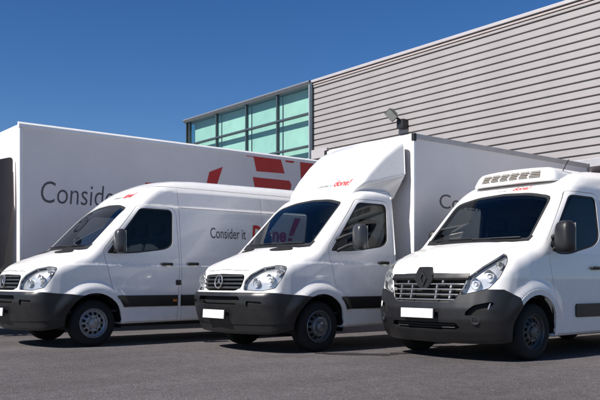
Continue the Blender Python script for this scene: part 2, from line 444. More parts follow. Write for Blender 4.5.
# pale blinds hanging behind the panes
BLINDS = [M('pale_blind', c, .8, noise=.10, nscale=2.2) for c in ((.52, .60, .56), (.57, .645, .60), (.50, .585, .56), (.55, .62, .575))]
for i, (x0, x1) in enumerate(cols[1:]):
    bm = bmesh.new(); box(bm, x0-.035, x1+.035, YB+.24+.004*i, YB+.25+.004*i, 4.26, 7.27); rel(bm_obj('blind', bm, BLINDS[i], bld))
# small wall items
bm = bmesh.new(); box(bm, XC+.12, -18.25, YB-.16, YB+.02, 4.84, 5.13, .01); rel(bm_obj('vent_panel', bm, COPING, bld))
bm = bmesh.new(); box(bm, -9.4, -4.0, YB-.75, YB-.02, 3.40, 3.58, .01); rel(bm_obj('dock_canopy', bm, M('canopy_metal', (.42, .41, .42), .45, metal=.3, noise=.1), bld))
bm = bmesh.new(); box(bm, XC+.05, XR, YB-.06, YB+.03, 0, .13); rel(bm_obj('plinth', bm, M('concrete_plinth', (.28, .27, .26), .85, noise=.2, nscale=5), bld))

# floodlight on the wall
fl = thing('floodlight', 'grey wall floodlight on a dark bracket, tilted down from the metal siding', 'floodlight', (-15.06, YB-.02, 5.36))
HOUS = M('weathered_lamp_housing', (.085, .10, .092), .5, metal=.3, noise=.25, nscale=15)
bm = bmesh.new(); box(bm, -.12, .12, -.22, .0, -.14, .12, .015); bm_obj('mounting_box', bm, BLACK, fl)
bm = bmesh.new(); tube(bm, [(-.02, -.15, .08), (-.04, -.26, .14), (-.08, -.36, .2)], .035, 8); bm_obj('bracket_arm', bm, BLACK, fl, smooth=40)
T = Matrix.Translation((-.14, -.38, .25)) @ Matrix.Scale(.68, 4) @ Matrix.Rotation(R(-28), 4, 'Y') @ Matrix.Rotation(R(35), 4, 'X')
bm = bmesh.new(); b2 = bmesh.new(); bmesh.ops.create_cube(b2, size=1)
for v in b2.verts:
    kk = 1 if v.co.y < 0 else .62
    v.co = Vector((v.co.x*.40*kk, v.co.y*.22, v.co.z*.52*kk))
bmesh.ops.bevel(b2, geom=b2.edges[:], offset=.025, segments=2, affect='EDGES'); b2.transform(T); merge(bm, b2)
for i in range(5):
    t = bmesh.new(); box(t, -.12+i*.06-.006, -.12+i*.06+.006, .09, .16, -.15, .15); t.transform(T); merge(bm, t)
bm_obj('lamp_housing', bm, HOUS, fl, smooth=40)
bm = bmesh.new(); box(bm, -.165, .165, -.125, -.112, -.22, .22, .004, mat=T); bm_obj('lamp_glass', bm, M('dusty_lamp_glass', (.20, .225, .21), .25, noise=.2, nscale=12), fl)

# ---------------------------------------------------------------- shared vehicle pieces
def wheel(parent, x, y, r=.345, wd=.225, style='steel', mat=RIMM, side=1, rr=.215):
    """tyre with a rim and hub; outer face at x, looking along side"""
    bm = bmesh.new(); h = wd
    prof = [(rr-.012, -.02), (rr, 0), (rr+.02, .008), (rr+.06, .014), (r-.035, .004), (r-.012, -.014), (r, -.04)]
    for gx in (.28, .5, .72):
        c = -h*gx; prof += [(r, c+.007), (r-.009, c+.004), (r-.009, c-.004), (r, c-.007)]
    prof += [(r, -h+.04), (r-.012, -h+.014), (r-.035, -h), (rr, -h), (rr-.012, -h+.02)]
    lathe(bm, prof, 56, sign=side)
    t = bm_obj('wheel', bm, RUBBER, parent, smooth=35, loc=(x, y, r))
    bm = bmesh.new()
    if style == 'steel':
        prof = [(rr-.004, -h+.03), (rr-.006, -.03), (rr+.004, .0), (rr-.006, .006), (rr-.014, -.004), (rr-.02, -.035), (.172, -.05), (.163, -.046), (.122, -.018), (.112, -.012), (.085, -.014), (.08, -.02), (.07, -.02), (.066, -.002), (.05, .006), (0, .008)]
        hb = 7
    else:
        prof = [(rr-.004, -h+.03), (rr-.006, -.03), (rr+.004, .0), (rr-.006, .006), (rr-.014, -.006), (rr-.022, -.05), (.178, -.062), (.170, -.058), (.138, -.008), (.128, .028), (.112, .036), (.09, .03), (.07, .03), (.064, .05), (.045, .06), (0, .062)]
        hb = 7
    lathe(bm, prof, 60, skip=lambda i, k: i == hb and k % 5 in (1, 2, 3), sign=side)
    rim = bm_obj('rim', bm, mat, t, smooth=35)
    bm = bmesh.new(); lathe(bm, [(0, -.1), (.16, -.1), (.19, -.12), (.2, -.2)], 32, sign=side); bm_obj('brake_drum', bm, CHASSIS, t, smooth=40)
    bm = bmesh.new()
    for k in range(6):
        a = 2*math.pi*k/6; xx = (-.014 if style == 'steel' else .03)
        q = bmesh.new(); bmesh.ops.create_cone(q, cap_ends=True, segments=6, radius1=.012, radius2=.011, depth=.024)
        q.transform(Matrix.Translation((side*xx, .095*math.cos(a), .095*math.sin(a))) @ Matrix.Rotation(R(90), 4, 'Y')); merge(bm, q)
    bm_obj('wheel_nuts', bm, CHROME if style != 'steel' else RIMD, t)['kind'] = 'stuff'
    return t
def arch_liner(parent, y, z, r, x0, x1):
    bm = bmesh.new(); n = 24
    a0, a1 = R(-12), R(192); A = []; B = []
    for k in range(n+1):
        a = a0+(a1-a0)*k/n; A.append(bm.verts.new((x1, y+r*math.cos(a), z+r*math.sin(a)))); B.append(bm.verts.new((x0, y+r*math.cos(a), z+r*math.sin(a))))
    for k in range(n): bm.faces.new((A[k], A[k+1], B[k+1], B[k]))
    bm.faces.new(B)
    bm_obj('wheel_arch_liner', bm, VOID, parent, smooth=40)
def seats(parent, xs, u, z):
    for x in xs:
        bm = bmesh.new(); box(bm, x-.24, x+.24, u-.25, u+.25, z-.16, z, .06, 3)
        s_ = bm_obj('seat', bm, SEATM, parent, smooth=40)
        T = Matrix.Translation((x, u+.23, z+.3)) @ Matrix.Rotation(R(-14), 4, 'X')
        bm = bmesh.new(); box(bm, -.24, .24, -.06, .06, -.34, .33, .05, 3, mat=T); bm_obj('backrest', bm, SEATM, s_, smooth=40)
        bm = bmesh.new(); box(bm, -.13, .13, -.045, .045, .40, .60, .04, 3, mat=T); bm_obj('headrest', bm, SEATM, s_, smooth=40)
def steering(parent, x, u, z):
    bm = bmesh.new(); T = Matrix.Translation((x, u, z)) @ Matrix.Rotation(R(50), 4, 'X')
    tube(bm, [(T @ Vector((.2*math.cos(a), .2*math.sin(a), 0))) for a in np.linspace(0, 2*math.pi, 28, endpoint=False)], .016, 8, close=True)
    tube(bm, [T @ Vector((-.19, 0, 0)), T @ Vector((0, -.02, -.03)), T @ Vector((.19, 0, 0))], .014, 6); tube(bm, [T @ Vector((0, -.02, -.03)), T @ Vector((0, 0, -.4))], .03, 8)
    bm_obj('steering_wheel', bm, BLACK, parent, smooth=40)
def mirror(parent, x, u, z, w_, h_, d_, base, side, mat=BLACK):
    bm = bmesh.new(); t = bmesh.new(); bmesh.ops.create_uvsphere(t, u_segments=28, v_segments=18, radius=1)
    def se(v, e): return math.copysign(abs(v)**e, v)
    for v in t.verts:
        c = v.co; x_, y_, z_ = se(c.x, .5), se(c.y, .7), se(c.z, .55)
        if y_ > 0: y_ *= .35
        q = 1-.12*(z_*.5+.5)
        v.co = Vector((x_*w_/2*q, y_*d_, z_*h_/2))
    t.transform(Matrix.Translation((x*side, u, z)) @ Matrix.Rotation(R(-10*side), 4, 'Z')); merge(bm, t)
    m = bm_obj('mirror', bm, mat, parent, smooth=50)
    bm = bmesh.new(); box(bm, -w_*.41, w_*.41, d_*.35-.004, d_*.35+.006, -h_*.42, h_*.42, .005, mat=Matrix.Translation((x*side, u, z)) @ Matrix.Rotation(R(-10*side), 4, 'Z'))
    bm_obj('mirror_glass', bm, CHROME, m)
    bm = bmesh.new(); bx_, bu_, bz_ = base
    for dz in (-.09, .07):
        tube(bm, [(bx_*side, bu_, bz_+dz), ((bx_*.5+x*.5)*side, u*.6+bu_*.4, z+dz*.9-.02), ((x-w_*.2)*side, u-.01, z+dz)], [.03, .024, .03], 8)
    bm_obj('mirror_arm', bm, BLACK, m, smooth=50)
def wipers(parent, F, segs):
    for (xa, za), (xb, zb) in segs:
        bm = bmesh.new(); n = 9; pts = []
        for k in range(n):
            t = k/(n-1); x = xa+(xb-xa)*t; zz = za+(zb-za)*t
            u = solve_u(F, np.array([x]), np.array([zz]))[0]; pts.append((x, u-.03, zz+.0))
        tube(bm, pts, [.012]+[.008]*(n-2)+[.006], 6)
        tube(bm, [(p[0], p[1]+.014, p[2]) for p in pts[3:]], .007, 6)
        bm_obj('wiper', bm, BLACK, parent)
def handle(parent, F, u, z, ln=.2):
    bm = bmesh.new(); x = float(solve_x(F, np.array([u]), np.array([z]))[0])
    box(bm, x+.012, x+.045, u-ln/2, u+ln/2, z-.022, z+.022, .014, 3); box(bm, x-.01, x+.02, u-ln/2, u-ln/2+.05, z-.02, z+.02, .005); box(bm, x-.01, x+.02, u+ln/2-.04, u+ln/2, z-.02, z+.02, .005)
    bm_obj('door_handle', bm, BLACK, parent, smooth=40)
def plate(parent, u, z, tilt=0, w_=.52):
    bm = bmesh.new(); box(bm, -w_/2-.012, w_/2+.012, .008, .03, -.066, .066, .006); p = bm_obj('number_plate_holder', bm, BLACK, parent, loc=(0, u, z), rot=(R(tilt), 0, 0))
    bm = bmesh.new(); box(bm, -w_/2, w_/2, 0, .0075, -.057, .057, .003); bm_obj('number_plate', bm, PLATE, p)
def lamp_units(parent, F, lens, spots):
    """round reflector bowls under the lens"""
    for sgn in (1, -1):
        for (s_, z, r) in spots:
            # locate on the skin where x+u = s_
            xs = np.linspace(.2, 1.05, 240); zz = np.full_like(xs, z); us = solve_u(F, xs, zz); i = int(np.argmin(np.abs(xs+us-s_)))
            x, u = xs[i], us[i]
            bm = bmesh.new(); prof = [(r, -.01), (r*.97, -.012), (r*.8, .03), (r*.5, .055), (.0, .065)]
            lathe(bm, prof, 28); lathe(bm, [(r*.36, .0), (r*.3, .02), (r*.3, .05)], 18)
            t = bm_obj('reflector', bm, SILVER, lens[0 if sgn > 0 else 1], smooth=40, loc=((x-.012)*sgn, u+.035, z), rot=(0, 0, R(90)))

def lining(sk, regs, parent, ulim, off=-.05):
    return sk.part('cabin_lining', TRIM, regs, parent, offset=off, rim=0, flip=True, cond=lambda c: c.y < ulim and c.z > .5)

# ---------------------------------------------------------------- Sprinter type van cab
FLARE, WS, WSB, DOOR, SEAM, WIN, WINB, BUMP, GRILLE, LAMP, HOOD, SCOOP, COWL, DSEAM, LSEAM, MOULD, MOULDD, SLOT, SDOOR, TRIMR, FOG, LIP, GBAND = range(1, 24)
ARCH = -1
def flare(u, z, cu, cz, amp, r0=.50, r1=.635):
    t = np.clip((r1-np.hypot(u-cu, z-cz))/(r1-r0), 0, 1); q = np.clip((z-.42)/.25, 0, 1)
    return amp*t*t*(3-2*t)*q*q*(3-2*q)
def sprinter_F(high, length, cab_only):
    if high: Wt = [(.25, .945), (.4, .968), (.7, .985), (1.0, .990), (1.19, .989), (1.222, .978), (1.34, .973), (2.06, .905), (2.12, .898), (2.15, .880), (2.38, .845), (2.42, .822), (2.55, .74), (2.7, .62)]
    else: Wt = [(.25, .945), (.4, .968), (.7, .985), (1.0, .990), (1.19, .989), (1.222, .978), (1.34, .973), (2.06, .900), (2.2, .885), (2.35, .85), (2.6, .7)]
    W = Tab(Wt, .018)
    T = Tab([(-.3, .26), (0, .13), (.25, .05), (.5, .012), (.75, 0), (2, 0)], .12)
    plan = Tab([(0, 0), (.3, .02), (.45, .05), (.7, .115), (.9, .22), (1.05, .34), (1.3, .6)], .12)
    Fz = Tab([(.15, .13), (.26, .07), (.40, .025), (.52, -.012), (.66, -.045), (.76, -.042), (.795, -.025), (.83, .015), (.95, .035), (1.08, .075), (1.2, .14)], .05)
    hood = Tab([(-.2, 1.0), (.02, 1.085), (.14, 1.165), (.35, 1.265), (.6, 1.355), (.95, 1.465), (1.3, 1.56)], .10)
    if high: Rf = Tab([(1.4, 2.05), (1.62, 2.15), (1.74, 2.235), (1.92, 2.375), (2.1, 2.49), (2.3, 2.57), (2.5, 2.605), (2.9, 2.632), (4.5, 2.648), (7, 2.64)], .12)
    else: Rf = Tab([(1.4, 2.05), (1.62, 2.15), (1.74, 2.23), (1.9, 2.29), (2.15, 2.325), (2.5, 2.335), (3, 2.335)], .16)
    zb = Tab([(-.2, .23), (.3, .26), (.6, .30), (1.4, .315), (2.5, .33), (7, .34)], .1)
    def F(x, u, z):
        ax = np.abs(x)
        side = ax-W(z)+T(u)-flare(u, z, 1.0, .35, .052)-(0 if cab_only else flare(u, z, 4.68, .35, .04))
        front = Fz(z)+plan(ax)-u
        hd = (z-hood(u-plan(ax)*.55)+.075*ax*ax-.014/(1+np.exp(np.clip((ax-.40-.22*u)/.012, -30, 30))))/1.07
        ws = (z-(1.445+1.0*(u-.90-.125*ax*ax)))/1.414
        deck = smin(hd, ws, .05)
        roof = z-Rf(u)+(.085 if high else .045)*ax*ax
        top = smax(deck, roof, .10)
        d = smax(side, top, .13)
        d = smax(d, front, .09)
        d = smax(d, zb(u)-z, .05)
        return d
    return F
WS_POLY = ([(-.2, 1.475), (.79, 1.455), (.735, 2.09), (.4, 2.165), (-.2, 2.195)], [0, .06, .08, .1, 0])
def star(parent, x, u, z, r, tilt):
    bm = bmesh.new(); tube(bm, [(r*math.cos(a), 0, r*math.sin(a)) for a in np.linspace(0, 2*math.pi, 32, endpoint=False)], r*.10, 8, close=True)
    for k in range(3):
        a = R(90+120*k); d = Vector((math.cos(a), 0, math.sin(a))); s_ = Vector((-math.sin(a), 0, math.cos(a)))
        p = [d*r*.97, s_*r*.16-d*.09*r, -s_*r*.16-d*.09*r]
        f0 = [bm.verts.new(q) for q in p]; ap = [bm.verts.new(Vector((0, -r*.16, 0))), ]
        bm.faces.new((f0[0], f0[1], ap[0])); bm.faces.new((f0[0], ap[0], f0[2]))
    return bm_obj('emblem', bm, CHROME, parent, smooth=40, loc=(x, u, z), rot=(R(tilt), 0, 0))

def sprinter(name, label, loc, high, length, cab_only, group, rim_style, rim_mat):
    F = sprinter_F(high, length, cab_only)
    us = list(np.arange(.9, 2.52, .04))
    if cab_only: us = [u for u in us if u < 2.44]+[2.46]
    else: us += list(np.arange(2.6, length-.1, .14))+[length-.05, length]
    root = thing(name, label, 'van', loc, group)
    sk = Skin(F, us, nphi=120, nfan=50)
    side = lambda c, n: c.x > .5
    # wheel arches
    sk.cut(circ(1.0, .35, .505), U, Z, BODY, FLARE, lambda c, n: c.x > .55 and c.z > .3)
    sk.cut(circ(1.0, .35, .438), U, Z, [FLARE, BODY], ARCH, lambda c, n: c.x > .45)
    if not cab_only: sk.cut(circ(4.68, .35, .43), U, Z, BODY, ARCH, lambda c, n: c.x > .45)
    # windscreen with black border
    sk.ring(WS_POLY, .032, X, Z, BODY, WSB, WS, lambda c, n: .8 < c.y < 1.95)
    # cowl, bonnet, bonnet slots
    sk.cut([(-.2, .815), (.45, .855), (.80, .965), (.84, 1.14), (.45, 1.04), (-.2, 1.02)], X, U, BODY, COWL, lambda c, n: c.z > 1.3)
    sk.ring([(-.2, .10), (.30, .115), (.50, .16), (.665, .55), (.765, .95), (.45, .848), (-.2, .808)], .006, X, U, BODY, SEAM, HOOD, lambda c, n: c.z > 1.085 and n.z > .3)
    el = [(.40+.175*math.cos(a), .775+.085*math.sin(a)+.05*math.cos(a)) for a in np.linspace(0, 2*math.pi, 18, endpoint=False)]
    sk.cut(el, X, U, [HOOD, BODY], SCOOP, lambda c, n: c.z > 1.2)
    # grille and headlamps
    sk.cut(round_poly([(-.2, .83), (.345, .83), (.445, .875), (.475, 1.0), (.44, 1.052), (-.2, 1.068)], [0, .03, .03, .04, .03, 0]), X, Z, [BODY, HOOD, SEAM], GRILLE, lambda c, n: c.y < .4 and c.z < 1.12)
    lp = round_poly([(.565, .845), (.95, .835), (1.20, .875), (1.35, 1.04), (1.40, 1.145), (1.24, 1.165), (.95, 1.13), (.70, 1.04), (.59, .96)], .03, 3)
    sk.cut(inset_poly(lp, -.010), (1, 1, 0), Z, [BODY, HOOD, SEAM], LSEAM, lambda c, n: c.y < .75)
    sk.cut(lp, (1, 1, 0), Z, LSEAM, LAMP)
    # bumper
    sk.cut([(-.3, .1), (.9, .1), (.9, .745), (.3, .80), (-.3, .80)], U, Z, [BODY, FLARE], BUMP, lambda c, n: c.z > .24)
    sk.cut([(-.3, .1), (.9, .1), (.9, .43), (-.3, .37)], U, Z, BUMP, LIP)
    sk.cut(round_poly([(-.2, .640), (.40, .640), (.50, .70), (.47, .755), (-.2, .755)], [0, .03, .03, .02, 0]), X, Z, BUMP, SLOT, lambda c, n: c.y < .3)
    sk.cut(round_poly([(.60, .615), (.80, .60), (.83, .69), (.60, .70)], .035), X, Z, BUMP, FOG, lambda c, n: c.y < .4)
    # door, window
    dp = ([(1.405, .345), (2.385, .345), (2.425, 1.3), (2.40, 2.06), (2.32, 2.135), (1.745, 2.135), (1.135, 1.42)], [.05, .04, .0, .1, .08, .05, .06])
    sk.ring(dp, .007, U, Z, BODY, DSEAM, DOOR, side)
    wp = ([(1.20, 1.375), (1.62, 1.375), (2.20, 1.455), (2.31, 1.53), (2.335, 2.03), (2.29, 2.085), (1.775, 2.085)], [.03, .3, .1, .06, .05, .05, .06])
    sk.ring(wp, .022, U, Z, DOOR, WINB, WIN)
    # side mouldings
    sk.cut([(1.36, .575), (2.378, .575), (2.383, .745), (1.34, .745)], U, Z, DOOR, MOULDD)
    if not cab_only:
        sk.cut([(2.44, .575), (length-.06, .575), (length-.06, .745), (2.44, .745)], U, Z, BODY, MOULD, lambda c, n: c.x > .7)
        sd = round_poly([(2.43, .36), (3.78, .36), (3.80, 2.06), (2.45, 2.06)], .03)
        for (a, b) in ((2.452, 2.459), (4.08, 4.087)):
            sk.cut([(a, .36), (b, .36), (b, 2.43), (a, 2.43)], U, Z, [BODY, MOULD], TRIMR, side)
        sk.cut([(2.46, 2.120), (length-.3, 2.120), (length-.3, 2.132), (2.46, 2.132)], U, Z, BODY, TRIMR, side)
        sk.cut([(2.05, 2.452), (length-.3, 2.452), (length-.3, 2.462), (2.05, 2.462)], U, Z, [BODY, TRIMR], TRIMR, side)
        sk.cut([(2.46, 1.180), (2.9, 1.180), (4.08, 1.180), (4.08, 1.189), (2.46, 1.189)], U, Z, BODY, 40, side)
    # --- parts
    sk.part('body', PAINT, [BODY, CAP], root, rim=.04)
    if not cab_only: sk.part('body_crease', PAINT, [40], root, offset=-.006, rim=0, mirror='two')
    sk.part('panel_gap', SEAL, [SEAM, DSEAM, TRIMR], root, offset=-.014, rim=0)
    sk.part('wheel_flare', PAINT, FLARE, root, offset=.003, rim=.03, mirror='two')
    hd = sk.part('bonnet', PAINT, HOOD, root, rim=.03)[0]
    sk.part('bonnet_vent', VOID, SCOOP, hd, offset=.012, rim=.02, mirror='two')
    sk.part('cowl', BLACK, COWL, root, offset=-.006, rim=.02)
    wso = sk.part('windscreen', WGLASS, WS, root, offset=-.006, rim=0)[0]
    sk.part('windscreen_seal', SEAL, WSB, root, offset=-.005, rim=.03)
    doors = sk.part('door', PAINT, [DOOR], root, rim=.035, mirror='two')
    for i, d in enumerate(doors): pass
    win = sk.part('door_window', SGLASS, WIN, root, offset=-.010, rim=0, mirror='two')
    wb = sk.part('window_seal', SEAL, WINB, root, offset=-.004, rim=.025, mirror='two')
    md = sk.part('side_moulding', BLACK, MOULDD, root, offset=.014, rim=.03, mirror='two')
    for i in range(2): win[i].parent = wb[i].parent = md[i].parent = doors[i]
    if not cab_only: sk.part('side_moulding', BLACK, MOULD, root, offset=.014, rim=.03, mirror='two')
    bp = sk.part('bumper', PLASTIC, BUMP, root, offset=.016, rim=.05)[0]
    sk.part('shaded_lower_lip', BLACK, LIP, bp, offset=.004, rim=.04)  # lower bumper lip split off in black, its shade put into the colour
    sk.part('air_intake', VOID, SLOT, bp, offset=-.06, rim=0)
    sk.part('fog_lamp_recess', VOID, FOG, bp, offset=-.008, rim=0, mirror='two')
    for zz in (.695,):
        bm = bmesh.new(); xs = np.linspace(-.46, .46, 15); uu = solve_u(F, xs, np.full_like(xs, zz)); tube(bm, [(x, u+.016, zz) for x, u in zip(xs, uu)], .008, 6)
        bm_obj('intake_bar', bm, BLACK, bp)
    gb = sk.part('grille', VOID, GRILLE, root, offset=-.045, rim=0)[0]
    sk.part('grille_surround', BLACK, GRILLE, gb, offset=.004, rim=.05, cond=lambda c: False) if False else None
    for zz, wd in ((.872, .43), (.925, .455), (.978, .465), (1.028, .445)):
        bm = bmesh.new(); xs = np.linspace(-wd, wd, 23); uu = solve_u(F, xs, np.full_like(xs, zz))
        rows = []
        for dy, dz in ((-.004, -.013), (-.010, -.008), (-.010, .008), (-.004, .015), (.02, .015), (.02, -.013)):
            rows.append([bm.verts.new((x, u+dy, zz+dz)) for x, u in zip(xs, uu)])
        for a in range(6):
            A, B = rows[a], rows[(a+1) % 6]
            for i in range(22): bm.faces.new((A[i], A[i+1], B[i+1], B[i]))
        bmesh.ops.recalc_face_normals(bm, faces=bm.faces[:]); bm_obj('slat', bm, M_SLAT, gb, smooth=40)
    # chrome line round the grille
    u0 = float(solve_u(F, np.array([0.]), np.array([.955]))[0])
    star(gb, 0, u0-.032, .955, .088, -10)
    lens = sk.part('headlight', LENS, LAMP, root, offset=.002, rim=0, mirror='two')
    sk.part('headlight_gap', SEAL, LSEAM, root, offset=-.012, rim=.03)
    bw = sk.part('headlight_bowl', SILVER, LAMP, root, offset=-.055, rim=-.055, mirror='two')
    for i in range(2): bw[i].parent = lens[i]
    lamp_units(root, F, lens, [(.80, .935, .066), (1.06, .975, .082), (1.24, 1.07, .045)])
    for sgn in (1, -1):
        bm = bmesh.new(); x = .905; box(bm, -.02, .02, -.04, .04, -.022, .022, .01); u_ = 1.10
    # amber side repeater
    if True:
        xr = float(solve_x(F, np.array([1.38 if False else 2.36]), np.array([.62]))[0])
        for sgn in (1, -1):
            bm = bmesh.new(); box(bm, -.008, .012, -.035, .035, -.018, .018, .006); bm_obj('side_marker', bm, AMBER, root, loc=(sgn*(xr+.012), 2.33, .66))
    if not cab_only:
        xr = float(solve_x(F, np.array([2.40]), np.array([.93]))[0]); bm = bmesh.new(); box(bm, xr-.01, xr+.02, 2.35, 2.44, .90, .98, .012); bm_obj('door_lock_cover', bm, BLACK, doors[0])
    plate(root, -.088, .515, -4)
    handle(doors[0], F, 2.19, 1.225)
    if not cab_only: handle(root, F, 2.66, 1.235); 
    mirror(root, 1.33 if cab_only else 1.13, 1.43 if cab_only else 1.36, 1.555, .23, .36, .11, (.93, 1.32, 1.46), 1, MIRM); mirror(root, 1.03, 1.60, 1.555, .14, .34, .10, (.93, 1.42, 1.46), -1)
    for sgn in (1, -1):      # black mirror triangle
        bm = bmesh.new(); pts = [(1.235, 1.385), (1.50, 1.38), (1.52, 1.62), (1.43, 1.64)]
        P0 = []
        for (u, z) in pts:
            x = float(solve_x(F, np.array([u]), np.array([z]))[0]); P0.append((x, u, z))
        A = [bm.verts.new((sgn*(p[0]+.006), p[1], p[2])) for p in P0]; B = [bm.verts.new((sgn*(p[0]-.02), p[1], p[2])) for p in P0]
        bm.faces.new(A); bm.faces.new(B[::-1])
        for i in range(4): bm.faces.new((A[i], B[i], B[(i+1) % 4], A[(i+1) % 4]))
        bmesh.ops.recalc_face_normals(bm, faces=bm.faces[:]); bm_obj('mirror_base', bm, BLACK, doors[0 if sgn > 0 else 1])
    wipers(root, F, [((-.62, 1.50), (.02, 1.505)), ((.02, 1.495), (.64, 1.50))])
    lining(sk, [BODY, DOOR, WINB, WSB, MOULDD, DSEAM, HOOD, COWL], root, 2.42)
    # cabin
    bm = bmesh.new(); prism(bm, [(.98, .75), (.98, 1.36), (1.12, 1.42), (1.34, 1.38), (1.46, 1.22), (1.40, .75)], 'x', -.86, .86); bm_obj('dashboard', bm, TRIM, root, smooth=30)
    steering(root, .42, 1.56, 1.28); seats(root, (-.5, -.02, .45) if False else (-.62, -.14, .42), 2.0, 1.02)
    bm = bmesh.new(); box(bm, -.83, .83, 2.40, 2.425, .5, 1.35 if cab_only else 2.1); bm_obj('bulkhead', bm, TRIM, root)
    bm = bmesh.new(); box(bm, -.86, .86, .55, 2.42, .5, .53); bm_obj('cab_floor', bm, TRIM, root)
    for y in ((1.0,) if cab_only else (1.0, 4.68)):
        for sgn in (1, -1):
            wheel(root, sgn*.955, y, style=rim_style, mat=rim_mat, side=sgn); arch_liner(root, y, .35, .437, sgn*.45, sgn*.955)
    if not cab_only: bm = bmesh.new(); box(bm, -.6, .6, .7, length-.2, .26, .40, .02); bm_obj('underbody', bm, CHASSIS, root)
    return root, F
M_SLAT = M('grille_slat', (.055, .057, .062), .3, metal=.3, noise=.1)

MIRM = M('grey_mirror_housing', (.032, .032, .035), .35, coat=.3, noise=.15)
GRP = 'white delivery vehicles parked in a row'
def slogan_header(root, F, x0, z0, wtot, h, uin=2.4):
    v, f = text2d('Consider it', wtot*.46, h*.55); front_decal('slogan_lettering', F, v, f, x0, z0, GREY, root, uin=uin)
    v, f = text2d('done!', wtot*.46, h*1.15, shear=.25, bold=.025); front_decal('slogan_lettering', F, v, f, x0+wtot*.52, z0, RED, root, uin=uin)

# van with the long panel body, furthest left
pa, Fa = sprinter('panel_van', 'white panel van with high roof, standing directly in front of the large lettered truck', (-11.69, 3.81, 0), True, 5.95, False, GRP, 'steel', RIMM)
v, f = text2d('Consider it', .70, .18, bold=.004, shear=.06); side_decal('slogan_lettering', Fa, v, f, 3.02, 1.665, GREY, pa)
v, f = text2d('D', .21, .26, shear=.15, bold=.04); side_decal('slogan_lettering', Fa, v, f, 3.85, 1.655, RED, pa)
for ch, uu_ in (('o', 4.10), ('n', 4.27), ('e', 4.43)):
    v, f = text2d(ch, .155, .25, shear=.2, bold=.035); side_decal('slogan_lettering', Fa, v, f, uu_, 1.655, RED, pa)
ex = np.array([(4.80, 1.76), (4.90, 1.76), (5.10, 2.08), (4.96, 2.08), (4.77, 1.665), (4.86, 1.665), (4.885, 1.72), (4.79, 1.72)])
for q in (ex[:4], ex[4:]): side_decal('slogan_lettering', Fa, q-np.array([4.86, 1.6]), [[0, 1, 2, 3]], 4.7, 1.6, RED, pa)
slogan_header(pa, Fa, -.12, 2.29, .62, .075)

# van with the box body, in the middle
pb, Fb = sprinter('box_van', 'white box van with tall cargo box behind its cab and a roof air deflector', (-8.975, 5.83, 0), False, 7.7, True, GRP, 'deep', M('grey_steel_rim', (.22, .222, .228), .36, metal=.6, noise=.25, nscale=12))
def defl_F():
    Tp = Tab([(1.5, 1.98), (1.70, 2.20), (1.80, 2.38), (1.95, 2.575), (2.2, 2.83), (2.45, 3.03), (2.70, 3.16), (3, 3.28)], .10)
    def F(x, u, z):
        ax = np.abs(x)
        top = (z-Tp(u-.16*ax*ax)+.02*ax*ax)/1.35
        side = ax-(.80+np.clip(u-1.9, -.3, 1)*.195)+(z-2.5)*.05
        bot = (2.20+np.maximum(0, ax-.70)*1.35-z)/1.2
        return smax(smax(smax(top, side, .07), bot, .03), u-2.71, .02)
    return F
Fd = defl_F()
skd = Skin(Fd, [2.5, 2.56, 2.62, 2.67, 2.69], uc=2.46, zc=2.55, nphi=90, nfan=44)
dfl = skd.part('air_deflector', PAINT, [BODY, CAP], pb, rim=0)[0]
slogan_header(pb, Fd, -.02, 2.365, .66, .085, uin=2.5)
bm = bmesh.new(); box(bm, -.88, .88, 2.70, 2.735, 2.45, 2.98, .01); bm_obj('deflector_frame', bm, BLACK, pb)
# cargo box
RAIL = M('pale_aluminium_rail', (.50, .47, .45), .45, metal=.35, noise=.12, nscale=5)
BX, B0, B1, BZ0, BZ1 = 1.0, 2.82, 7.62, .98, 3.165
bm = bmesh.new(); box(bm, -BX, BX, B0, B1, BZ0, BZ1, .012); cb = bm_obj('cargo_box', bm, PAINT_T, pb)
for sgn in (1, -1):
    bm = bmesh.new(); box(bm, sgn*BX-.012, sgn*BX+.012, B0+.04, B1+.01, BZ1-.07, BZ1+.012, .004); bm_obj('top_rail', bm, RAIL, cb)
    bm = bmesh.new(); box(bm, sgn*BX-.012, sgn*BX+.012, B0+.04, B1+.01, BZ0-.03, BZ0+.09, .004); bm_obj('bottom_rail', bm, ALU, cb)
    bm = bmesh.new(); box(bm, sgn*BX-.06*(sgn > 0)-.014*(sgn < 0), sgn*BX+.014*(sgn > 0)+.06*(sgn < 0), B0-.014, B0+.045, BZ0-.03, BZ1-.10, .012, 3); bm_obj('corner_post', bm, PAINT, cb)
    bm = bmesh.new(); box(bm, sgn*BX-.035, sgn*BX+.022, B0-.02, B0+.045, BZ1-.10, BZ1+.018, .012); bm_obj('corner_cap', bm, BLACK, cb)
    bm = bmesh.new(); box(bm, sgn*BX-.03, sgn*BX+.02, B1-.03, B1+.03, BZ0-.03, BZ1+.016, .008); bm_obj('rear_post', bm, ALU, cb)
    bm = bmesh.new(); box(bm, sgn*.92-.02, sgn*.92+.02, 2.9, 4.3, .42, .54, .01); box(bm, sgn*.92-.02, sgn*.92+.02, 2.9, 4.3, .66, .76, .01); box(bm, sgn*.92-.02, sgn*.92+.02, 3.1, 3.16, .42, .98); box(bm, sgn*.92-.02, sgn*.92+.02, 4.05, 4.11, .42, .98)
    bm_obj('side_guard', bm, ALU, pb)
    wheel(pb, sgn*1.0, 4.68+.6, style='deep', mat=RIMM, side=sgn); wheel(pb, sgn*.74, 4.68+.6, style='deep', mat=RIMM, side=sgn)
bm = bmesh.new(); box(bm, -BX+.03, BX-.03, B0+.03, B1-.02, BZ1+.002, BZ1+.02, .004); bm_obj('box_roof', bm, PAINT_T, cb)
for x in (-.4, .4):
    bm = bmesh.new(); box(bm, x-.04, x+.04, 2.2, 7.5, .62, .80); bm_obj('chassis_rail', bm, CHASSIS, pb)
